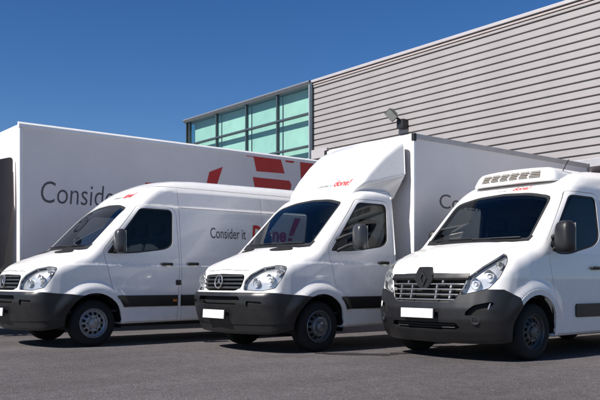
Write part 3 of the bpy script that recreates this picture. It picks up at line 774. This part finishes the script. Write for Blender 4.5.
bm = bmesh.new(); box(bm, -.9, .9, 2.46, 2.75, .80, .97); box(bm, -.5, .5, 2.45, 2.6, .45, .8); bm_obj('chassis_crossmember', bm, CHASSIS, pb)
v, f = text2d('Consider it', 1.95, .235, bold=-.004); decal('slogan_lettering', np.stack([np.full(len(v), BX+.003), 3.40+v[:, 0], 2.09+v[:, 1]], 1), f, GREY, cb)
v, f = text2d('done!', 1.5, .40, shear=.2, bold=.03); decal('slogan_lettering', np.stack([np.full(len(v), BX+.003), 5.45+v[:, 0], 2.09+v[:, 1]], 1), f, RED, cb)

# ---------------------------------------------------------------- refrigerated van on the right
def master_F():
    W = Tab([(.22, .985), (.4, 1.005), (.7, 1.025), (1.0, 1.03), (1.3, 1.015), (2.05, .93), (2.2, .905), (2.35, .85), (2.5, .74), (2.7, .6)], .05)
    T = Tab([(-.3, .30), (0, .15), (.25, .055), (.5, .012), (.75, 0), (2, 0)], .12)
    plan = Tab([(0, 0), (.3, .02), (.5, .05), (.7, .105), (.9, .21), (1.05, .34), (1.3, .6)], .12)
    Fz = Tab([(.12, .16), (.22, .10), (.36, .0), (.50, -.055), (.63, -.06), (.70, -.045), (.85, -.01), (1.0, .02), (1.08, .045), (1.2, .12)], .06)
    hood = Tab([(-.2, .99), (0, 1.095), (.12, 1.175), (.35, 1.285), (.6, 1.375), (.95, 1.475), (1.3, 1.56)], .12)
    Rf = Tab([(1.4, 2.05), (1.58, 2.14), (1.70, 2.225), (1.9, 2.32), (2.2, 2.43), (2.6, 2.49), (3.2, 2.52), (6, 2.52)], .18)
    zb = Tab([(-.2, .20), (.3, .23), (.6, .25), (1.4, .27), (6, .29)], .1)
    def F(x, u, z):
        ax = np.abs(x)
        side = ax-W(z)+T(u)-flare(u, z, .87, .36, .030)-flare(u, z, 4.55, .36, .03); front = Fz(z)+plan(ax)-u
        hd = (z-hood(u-plan(ax)*.5)+.05*ax*ax-.014/(1+np.exp(np.clip((ax-.36-.26*u)/.014, -30, 30))))/1.07
        ws = (z-(1.455+1.0*(u-.90-.13*ax*ax)))/1.414
        top = smax(smin(hd, ws, .05), z-Rf(u)+.05*ax*ax, .10)
        return smax(smax(smax(side, top, .15), front, .10), zb(u)-z, .05)
    return F
Fc = master_F(); LEN = 5.5
pc = thing('refrigerated_van', 'white van with a refrigeration unit above the windscreen and a chrome slatted grille', 'van', (-6.49, 7.22, 0), GRP)
us = list(np.arange(.9, 2.6, .04))+list(np.arange(2.65, LEN-.1, .14))+[LEN-.05, LEN]
sk = Skin(Fc, us, nphi=120, nfan=50); side = lambda c, n: c.x > .5
AY = .87
sk.cut(circ(AY, .36, .50), U, Z, BODY, FLARE, lambda c, n: c.x > .6 and c.z > .3)
sk.cut(circ(AY, .36, .435), U, Z, [FLARE, BODY], ARCH, lambda c, n: c.x > .5)
sk.cut(circ(4.55, .36, .43), U, Z, BODY, ARCH, lambda c, n: c.x > .5)
sk.ring(([(-.2, 1.485), (.83, 1.465), (.775, 2.06), (.42, 2.135), (-.2, 2.165)], [0, .06, .09, .1, 0]), .035, X, Z, BODY, WSB, WS, lambda c, n: .8 < c.y < 1.95)
sk.cut([(-.2, .825), (.45, .86), (.83, .985), (.87, 1.15), (.45, 1.05), (-.2, 1.03)], X, U, BODY, COWL, lambda c, n: c.z > 1.3)
sk.ring([(-.2, -.3), (.50, -.3), (.63, .15), (.72, .55), (.80, .965), (.45, .853), (-.2, .818)], .006, X, U, BODY, SEAM, HOOD, lambda c, n: c.z > 1.0)
gp = round_poly([(-.2, .705), (.42, .705), (.50, .745), (.60, .95), (.62, 1.035), (.35, 1.055), (-.2, 1.065)], [0, .04, .04, .05, .02, 0, 0])
sk.cut(gp, X, Z, [BODY, HOOD, SEAM], GRILLE, lambda c, n: c.y < .4 and c.z < 1.15)
lp = round_poly([(.60, .80), (1.02, .875), (1.20, 1.01), (1.345, 1.19), (1.36, 1.285), (1.24, 1.275), (.95, 1.125), (.72, 1.03)], .035, 3)
sk.cut(inset_poly(lp, -.010), (1, 1, 0), Z, [BODY, HOOD, SEAM], LSEAM, lambda c, n: c.y < .75)
sk.cut(lp, (1, 1, 0), Z, LSEAM, LAMP)
sk.cut([(-.5, .1), (1.9, .1), (1.55, .76), (1.10, .915), (.70, .86), (-.5, .86)], (1, 1, 0), Z, [BODY, FLARE], BUMP, lambda c, n: c.y < .62 and c.z > .22)
sk.cut(round_poly([(-.2, .375), (.46, .375), (.54, .41), (.50, .470), (-.2, .470)], [0, .02, .02, .02, 0]), X, Z, BUMP, SLOT, lambda c, n: c.y < .3)
sk.cut(round_poly([(.62, .555), (.82, .565), (.915, .70), (.88, .715), (.72, .675), (.63, .60)], .02), X, Z, BUMP, FOG, lambda c, n: c.y < .5)
dp = ([(1.33, .30), (2.42, .30), (2.46, 1.3), (2.44, 2.05), (2.36, 2.125), (1.70, 2.125), (1.10, 1.42)], [.06, .04, 0, .1, .08, .05, .06])
sk.ring(dp, .007, U, Z, BODY, DSEAM, DOOR, side)
wp = ([(1.175, 1.40), (1.30, 1.30), (1.55, 1.29), (2.20, 1.42), (2.34, 1.52), (2.335, 2.02), (2.28, 2.075), (1.73, 2.075)], [.03, .08, .15, .12, .08, .05, .05, .08])
sk.ring(wp, .022, U, Z, DOOR, WINB, WIN)
sk.cut(round_poly([(1.72, .50), (2.415, .50), (2.42, .67), (1.70, .67)], [.04, 0, 0, .04]), U, Z, DOOR, MOULDD)
sk.cut([(2.46, .50), (LEN-.06, .50), (LEN-.06, .67), (2.46, .67)], U, Z, BODY, MOULD, lambda c, n: c.x > .7)
for (a, b) in ((2.475, 2.482), (3.9, 3.907)):
    sk.cut([(a, .32), (b, .32), (b, 2.25), (a, 2.25)], U, Z, [BODY, MOULD], TRIMR, side)
sk.part('body', PAINT, [BODY, CAP], pc, rim=.04)
sk.part('panel_gap', SEAL, [SEAM, DSEAM, TRIMR], pc, offset=-.014, rim=0)
sk.part('wheel_flare', PAINT, FLARE, pc, offset=.003, rim=.03, mirror='two')
sk.part('bonnet', PAINT, HOOD, pc, rim=.03)
sk.part('cowl', BLACK, COWL, pc, offset=-.006, rim=.02)
sk.part('windscreen', WGLASS, WS, pc, offset=-.006, rim=0)
sk.part('windscreen_seal', SEAL, WSB, pc, offset=-.005, rim=.03)
doors = sk.part('door', PAINT, DOOR, pc, rim=.035, mirror='two')
win = sk.part('door_window', SGLASS, WIN, pc, offset=-.010, rim=0, mirror='two')
wb = sk.part('window_seal', SEAL, WINB, pc, offset=-.004, rim=.025, mirror='two')
md = sk.part('side_moulding', BLACK, MOULDD, pc, offset=.018, rim=.03, mirror='two')
for i in range(2): win[i].parent = wb[i].parent = md[i].parent = doors[i]
sk.part('side_moulding', BLACK, MOULD, pc, offset=.018, rim=.03, mirror='two')
bp = sk.part('bumper', PLASTIC, BUMP, pc, offset=.016, rim=.05)[0]
sk.part('air_intake', VOID, SLOT, bp, offset=-.06, rim=0)
sk.part('fog_lamp_recess', VOID, FOG, bp, offset=-.04, rim=0, mirror='two')
for sgn in (1, -1):
    u_ = float(solve_u(Fc, np.array([.74]), np.array([.50]))[0])
    bm = bmesh.new(); lathe(bm, [(.052, -.004), (.05, .006), (.042, .006), (.036, -.006), (0, -.012)], 24); bm_obj('fog_lamp', bm, M('fog_lamp_glass', (.03, .03, .033), .15, coat=.6), bp, smooth=40, loc=(sgn*.745, u_-.016, .50), rot=(0, 0, R(-90+28*sgn)))
for sgn in (1, -1):
    bm = bmesh.new(); xs = np.array([.865, .872, .878]); zs = np.array([.625, .665, .70]); uu = solve_u(Fc, xs, zs); tube(bm, [(sgn*x, u+.002, z) for x, u, z in zip(xs, uu, zs)], [.010, .012, .007], 6); bm_obj('fog_highlight_blade', bm, CHROME, bp, smooth=50)  # added chrome sliver standing in for the bright highlight at the fog opening
for zz in (.405, .438):
    bm = bmesh.new(); xs = np.linspace(-.46, .46, 15); uu = solve_u(Fc, xs, np.full_like(xs, zz)); tube(bm, [(x, u+.012, zz) for x, u in zip(xs, uu)], .007, 6); bm_obj('intake_bar', bm, M_SLAT, bp)
gb = sk.part('grille', VOID, GRILLE, pc, offset=-.07, rim=0)[0]
def strip(bm, F, x0, x1, z0, z1, d0=-.008, d1=.03, n=15, z0b=None, z1b=None):
    """a raised bar following the skin between two heights"""
    xs = np.linspace(x0, x1, n); t = np.linspace(0, 1, n)
    za = z0+(z0b-z0)*t if z0b is not None else np.full(n, z0); zb_ = z1+(z1b-z1)*t if z1b is not None else np.full(n, z1)
    ua = solve_u(F, xs, za); ub = solve_u(F, xs, zb_)
    rows = [[(x, a+d1, z) for x, a, z in zip(xs, ua, za)], [(x, a+d0*.4, z) for x, a, z in zip(xs, ua, za)], [(x, a+d0, z+(q-z)*.3) for x, a, z, q in zip(xs, ua, za, zb_)], [(x, b+d0, z+(q-z)*.7) for x, b, z, q in zip(xs, ub, za, zb_)], [(x, b+d0*.4, q) for x, b, q in zip(xs, ub, zb_)], [(x, b+d1, q) for x, b, q in zip(xs, ub, zb_)]]
    V = [[bm.verts.new(p) for p in r] for r in rows]; fs = []
    for a in range(6):
        A, B = V[a], V[(a+1) % 6]
        for i in range(n-1): fs.append(bm.faces.new((A[i], A[i+1], B[i+1], B[i])))
    fs.append(bm.faces.new([r[0] for r in V])); fs.append(bm.faces.new([r[-1] for r in V][::-1]))
    bmesh.ops.recalc_face_normals(bm, faces=fs)
bm = bmesh.new(); strip(bm, Fc, -.615, .615, .972, 1.052, -.012, .05, 31); bm_obj('grille_band', bm, BLACK, gb, smooth=40)
for zz, wd in ((.925, .575), (.862, .545), (.800, .515), (.738, .48)):
    bm = bmesh.new(); strip(bm, Fc, -wd, wd, zz-.008, zz+.008, -.010, .03, 31); bm_obj('chrome_slat', bm, CHROME, gb, smooth=40)
for k, x in enumerate((-.40, -.20, .20, .40)):
    for (za, zb_) in ((.936, .985), (.873, .914), (.811, .851), (.749, .789)):
        off = .0 if int(round(za*100)) % 2 else .1
        bm = bmesh.new(); xx = x+(off if x > 0 else -off)*.8
        if abs(xx) < .46: strip(bm, Fc, xx-.011, xx+.011, za, zb_, -.002, .03, 3); bm_obj('grille_rib', bm, CHROME, gb)
for sgn in (1, -1):
    bm = bmesh.new(); pts = [(.60, .965), (.575, .89), (.535, .80), (.49, .735), (.43, .708), (.25, .703), (.0, .703)]
    xs = np.array([p[0] for p in pts]); zs = np.array([p[1] for p in pts]); uu = solve_u(Fc, xs, zs); tube(bm, [(sgn*x, u-.006, z) for x, u, z in zip(xs, uu, zs)], .0085, 6); bm_obj('grille_frame', bm, CHROME, gb, smooth=50)
# winged diamond badge
u0 = float(solve_u(Fc, np.array([0.]), np.array([1.0]))[0])
bm = bmesh.new(); prism(bm, [(-.15, .985), (-.118, 1.06), (-.080, 1.118), (-.055, 1.136), (.055, 1.136), (.080, 1.118), (.118, 1.06), (.15, .985), (.07, .885), (.05, .868), (-.05, .868), (-.07, .885)], 'y', u0-.028, u0+.10); bm_obj('badge_panel', bm, BLACK, gb)
bm = bmesh.new()
for q in range(4):
    d1 = [(0, .095), (.056, 0), (0, -.095), (-.056, 0)]; a, b = d1[q], d1[(q+1) % 4]; k = .62
    prism(bm, [(a[0], .992+a[1]), (b[0], .992+b[1]), (b[0]*k, .992+b[1]*k), (a[0]*k, .992+a[1]*k)], 'y', u0-.044, u0-.02)
bm_obj('emblem', bm, M('dark_badge', (.05, .05, .055), .25, metal=.6), gb, smooth=40)
lens = sk.part('headlight', LENS, LAMP, pc, offset=.002, rim=0, mirror='two')
sk.part('headlight_gap', SEAL, LSEAM, pc, offset=-.012, rim=.03)
bw = sk.part('headlight_bowl', SILVER, LAMP, pc, offset=-.055, rim=-.055, mirror='two')
for i in range(2): bw[i].parent = lens[i]
lamp_units(pc, Fc, lens, [(.80, .93, .07), (1.02, 1.02, .075), (1.20, 1.14, .05)])
plate(pc, -.135, .572, -1)
handle(doors[0], Fc, 2.16, 1.13, .22)
for sgn in (1, -1):
    mirror(pc, *((1.17, 1.27, 1.50, .25, .40, .13) if sgn > 0 else (1.09, 1.46, 1.53, .16, .34, .11)), (.97, 1.24, 1.42), sgn)
    bm = bmesh.new(); P0 = []
    for (u, z) in ((1.20, 1.40), (1.31, 1.315), (1.50, 1.32), (1.50, 1.62), (1.40, 1.665)):
        P0.append((float(solve_x(Fc, np.array([u]), np.array([z]))[0]), u, z))
    A = [bm.verts.new((sgn*(p[0]+.006), p[1], p[2])) for p in P0]; B = [bm.verts.new((sgn*(p[0]-.02), p[1], p[2])) for p in P0]
    bm.faces.new(A); bm.faces.new(B[::-1])
    for i in range(5): bm.faces.new((A[i], B[i], B[(i+1) % 5], A[(i+1) % 5]))
    bmesh.ops.recalc_face_normals(bm, faces=bm.faces[:]); bm_obj('mirror_base', bm, BLACK, doors[0 if sgn > 0 else 1])
wipers(pc, Fc, [((-.68, 1.51), (.0, 1.52)), ((.02, 1.505), (.70, 1.51))])
lining(sk, [BODY, DOOR, WINB, WSB, MOULDD, DSEAM, HOOD, COWL], pc, 2.42)
bm = bmesh.new(); prism(bm, [(.98, .75), (.98, 1.37), (1.12, 1.43), (1.36, 1.40), (1.48, 1.22), (1.42, .75)], 'x', -.9, .9); bm_obj('dashboard', bm, TRIM, pc, smooth=30)
steering(pc, .45, 1.58, 1.28); seats(pc, (-.64, -.14, .45), 2.0, 1.0)
bm = bmesh.new(); box(bm, -.88, .88, 2.40, 2.425, .5, 2.15); bm_obj('bulkhead', bm, TRIM, pc)
bm = bmesh.new(); box(bm, -.9, .9, .5, 2.42, .46, .49); bm_obj('cab_floor', bm, TRIM, pc)
bm = bmesh.new(); box(bm, -.6, .6, .6, LEN-.2, .24, .38, .02); bm_obj('underbody', bm, CHASSIS, pc)
for y in (AY, 4.55):
    for sgn in (1, -1):
        wheel(pc, sgn*.985, y, style='steel', mat=RIMD, side=sgn); arch_liner(pc, y, .36, .434, sgn*.5, sgn*.985)
# refrigeration unit
def fridge_F(x, u, z):
    ax = np.abs(x)
    front = (1.69+.17*ax**2.2+(z-2.30)*.55)-u
    top = z-2.50+.06*ax*ax
    return smax(smax(smax(front, top, .07), ax-.66+(z-2.3)*.22, .12), smax(u-2.62, 2.285-z, .02), .03)
skf = Skin(fridge_F, [2.2, 2.3, 2.4, 2.5, 2.58, 2.61], uc=2.1, zc=2.33, nphi=70, nfan=40)
skf.cut(round_poly([(-.48, 2.335), (.48, 2.335), (.46, 2.44), (-.46, 2.44)], .015), X, Z, BODY, GRILLE, lambda c, n: c.y < 1.95 and n.y < -.3)
fu = skf.part('refrigeration_unit', PAINT, [BODY, CAP], pc, rim=.03)[0]
gl = skf.part('unit_grille', M('unit_grille_dark', (.10, .09, .085), .6, noise=.2), GRILLE, fu, offset=-.025, rim=0)[0]
LOUV = M('unit_louvre', (.36, .33, .30), .5, noise=.15, nscale=20)
for zz in (2.352, 2.374, 2.398, 2.421):
    bm = bmesh.new(); strip(bm, fridge_F, -.47, .47, zz-.006, zz+.005, -.002, .02, 15); bm_obj('louvre', bm, LOUV, fu)
for x in (-.31, -.155, 0, .155, .31):
    bm = bmesh.new(); strip(bm, fridge_F, x-.012, x+.012, 2.338, 2.438, -.006, .02, 3); bm_obj('grille_divider', bm, PAINT, fu)
slogan_header(pc, Fc, -.20, 2.187, .56, .048)
bm = bmesh.new(); tube(bm, [(.60, 2.0, 2.33), (.60, 2.02, 2.36)], [.035, .02], 10); tube(bm, [(.60, 2.02, 2.36), (.62, 2.20, 2.60)], .006, 6); bm_obj('aerial', bm, BLACK, pc)

# ---------------------------------------------------------------- large truck on the left
tr = thing('box_truck', 'large white truck with long cargo box and big red lettering, behind the panel van', 'truck', (-15.22, 4.87, 0), GRP)
TX, TL, T0z, T1z = 1.225, 9.3, 1.06, 3.80
bm = bmesh.new(); box(bm, -TX, TX, 0, TL, T0z, T1z, .02, 3); tb = bm_obj('cargo_box', bm, PAINT_T, tr)
for sgn in (1, -1):
    bm = bmesh.new(); prism(bm, [(sgn*(TX+.014), T1z-.075), (sgn*(TX+.014), T1z-.01), (sgn*(TX-.045), T1z+.034), (sgn*(TX-.07), T1z+.034), (sgn*(TX-.07), T1z-.075)], 'y', -.02, TL+.01); bm_obj('top_rail', bm, PAINT, tb)
    bm = bmesh.new(); box(bm, sgn*TX-.07*(sgn > 0)-.014*(sgn < 0), sgn*TX+.014*(sgn > 0)+.07*(sgn < 0), -.016, .055, T0z-.02, T1z-.08, .014, 3); bm_obj('corner_post', bm, PAINT, tb)
    bm = bmesh.new(); box(bm, sgn*TX-.02, sgn*TX+.015, .06, TL, T0z-.03, T0z+.1, .006); bm_obj('bottom_rail', bm, ALU, tb)
    bm = bmesh.new(); box(bm, sgn*1.15-.02, sgn*1.15+.02, .6, 4.6, .42, .54, .01); box(bm, sgn*1.15-.02, sgn*1.15+.02, .6, 4.6, .70, .82, .01)
    for yy in (.8, 2.6, 4.4): box(bm, sgn*1.15-.015, sgn*1.15+.015, yy, yy+.06, .42, T0z-.03)
    bm_obj('side_guard', bm, ALU, tr)
    wheel(tr, sgn*1.18, 6.3, r=.48, wd=.28, style='deep', mat=RIMM, side=sgn, rr=.29); wheel(tr, sgn*.86, 6.3, r=.48, wd=.28, style='deep', mat=RIMM, side=sgn, rr=.29)
    wheel(tr, sgn*1.0, -1.35, r=.48, wd=.3, style='steel', mat=RIMM, side=sgn, rr=.29)
for x in (-.42, .42):
    bm = bmesh.new(); box(bm, x-.045, x+.045, -2.0, TL-.1, .72, 1.0); bm_obj('chassis_rail', bm, CHASSIS, tr)
for yy in (.3, 2.5, 4.7, 7.6):
    bm = bmesh.new(); box(bm, -1.1, 1.1, yy, yy+.08, .9, T0z-.002); bm_obj('chassis_crossmember', bm, CHASSIS, tr)
def on_side(pts): return np.array([(TX+.004, y-4.87, z) for y, z in pts])
v, f = text2d('Consider it', 1.99, .425, bold=-.006, shear=.10); decal('slogan_lettering', np.stack([np.full(len(v), TX+.003), .38+v[:, 0], 2.40+v[:, 1]], 1), f, GREY, tb)
RP = [[(7.36, 2.42), (7.36, 2.93), (7.62, 2.945), (7.70, 2.80), (7.70, 2.55), (7.60, 2.42)], [(8.62, 2.35), (8.80, 2.35), (9.2, 3.415), (8.86, 3.275)], [(9.79, 3.79), (10.75, 3.79), (10.88, 3.42), (10.09, 3.40), (10.01, 3.71), (9.81, 3.71)],
      [(9.99, 3.265), (11.02, 3.265), (11.08, 3.17), (10.95, 2.75), (10.12, 2.75)], [(10.85, 3.785), (11.17, 3.785), (11.14, 3.68), (10.92, 3.685)], [(11.33, 3.785), (12.02, 3.785), (11.7, 3.18), (11.62, 2.9), (11.38, 3.0)]]
for p in RP:
    V3 = on_side(p); decal('red_lettering', V3, [list(range(len(p)))], RED, tb)
# cab
def cab_F(x, u, z):
    ax = np.abs(x)
    front = (-2.42+.10*ax*ax+np.maximum(0, z-1.5)*.16)-u
    top = z-2.78+.03*ax*ax-np.clip(u+2, 0, 1.2)*.05
    return smax(smax(smax(ax-.98+np.maximum(0, z-1.6)*.04, front, .18), top, .15), smax(u+.42, .48-z, .05), .06)
skc = Skin(cab_F, [-1.1, -.9, -.7, -.55, -.45, -.425], uc=-1.3, zc=1.5, nphi=90, nfan=40)
skc.ring([(-.3, 1.62), (.86, 1.62), (.81, 2.42), (-.3, 2.46)], .03, X, Z, BODY, WSB, WS, lambda c, n: n.y < -.5)
skc.cut([(-3, .2), (-1.4, .2), (-1.4, .98), (-3, .98)], U, Z, BODY, BUMP, lambda c, n: n.y < -.2)
skc.ring(([(-1.95, .75), (-.75, .75), (-.72, 2.4), (-1.95, 2.4)], .05), .01, U, Z, BODY, DSEAM, DOOR, lambda c, n: c.x > .7)
skc.ring(([(-1.88, 1.55), (-.85, 1.62), (-.85, 2.3), (-1.82, 2.3)], .06), .025, U, Z, DOOR, WINB, WIN)
skc.cut(circ(-1.35, .48, .60), U, Z, [BODY, DOOR, DSEAM, BUMP], ARCH, lambda c, n: c.x > .55)
cb2 = skc.part('cab', PAINT, [BODY, CAP], tr, rim=.04)[0]
skc.part('windscreen', WGLASS, WS, tr, offset=-.006, rim=0); skc.part('windscreen_seal', SEAL, [WSB], tr, offset=-.004, rim=.02)
skc.part('bumper', PLASTIC, BUMP, tr, offset=.02, rim=.05); skc.part('panel_gap', SEAL, DSEAM, tr, offset=-.012, rim=0)
d_ = skc.part('door', PAINT, DOOR, tr, rim=.03, mirror='two'); w_ = skc.part('door_window', SGLASS, WIN, tr, offset=-.01, rim=0, mirror='two'); s_ = skc.part('window_seal', SEAL, WINB, tr, offset=-.004, rim=.02, mirror='two')
for i in range(2): w_[i].parent = s_[i].parent = d_[i]
skc.part('cabin_lining', TRIM, [BODY, DOOR, WINB, WSB], tr, offset=-.06, rim=0, flip=True)
bm = bmesh.new(); prism(bm, [(-1.6, 2.78), (-.5, 2.82), (-.5, 3.45), (-.75, 3.40), (-1.2, 3.15)], 'x', -.85, .85); bm_obj('roof_deflector', bm, PAINT, tr)
FAIR = M('dark_side_fairing', (.05, .045, .05), .5, noise=.2, nscale=3)
for sgn in (1, -1):
    bm = bmesh.new(); prism(bm, round_poly([(-.62, 1.2), (-.22, 1.2), (-.13, 1.75), (-.05, 2.3), (-.05, 3.22), (-.62, 3.05)], [.02, .1, .1, .1, .08, .05]), 'x', sgn*.965, sgn*1.0); bm_obj('side_fairing', bm, FAIR, tr)
    bm = bmesh.new(); box(bm, sgn*.88-.1, sgn*.88+.1, -.5, -.1, .55, 1.12, .03); bm_obj('step_box', bm, BLACK, tr)
    bm = bmesh.new(); box(bm, sgn*.78-.14, sgn*.78+.14, -2.40, -2.34, .72, .92, .02); bm_obj('headlight', bm, SILVER, tr)
    mirror(tr, 1.22, -2.2, 2.1, .26, .5, .12, (.95, -2.1, 2.1), sgn)
for zz in (1.12, 1.22, 1.32, 1.42):
    bm = bmesh.new(); box(bm, -.62, .62, -2.47, -2.38, zz-.03, zz+.03, .015); bm_obj('grille_bar', bm, BLACK, tr)
for x in (-.45, .2):
    bm = bmesh.new(); tube(bm, [(x, -2.47, 1.63), (x+.3, -2.42, 1.70), (x+.5, -2.40, 1.74)], [.016, .01, .007], 6); bm_obj('wiper', bm, BLACK, tr)
plate(tr, -2.50, .6)
print('objects', len(bpy.data.objects), 'tris', sum(len(p.vertices)-2 for m in bpy.data.meshes for p in m.polygons))
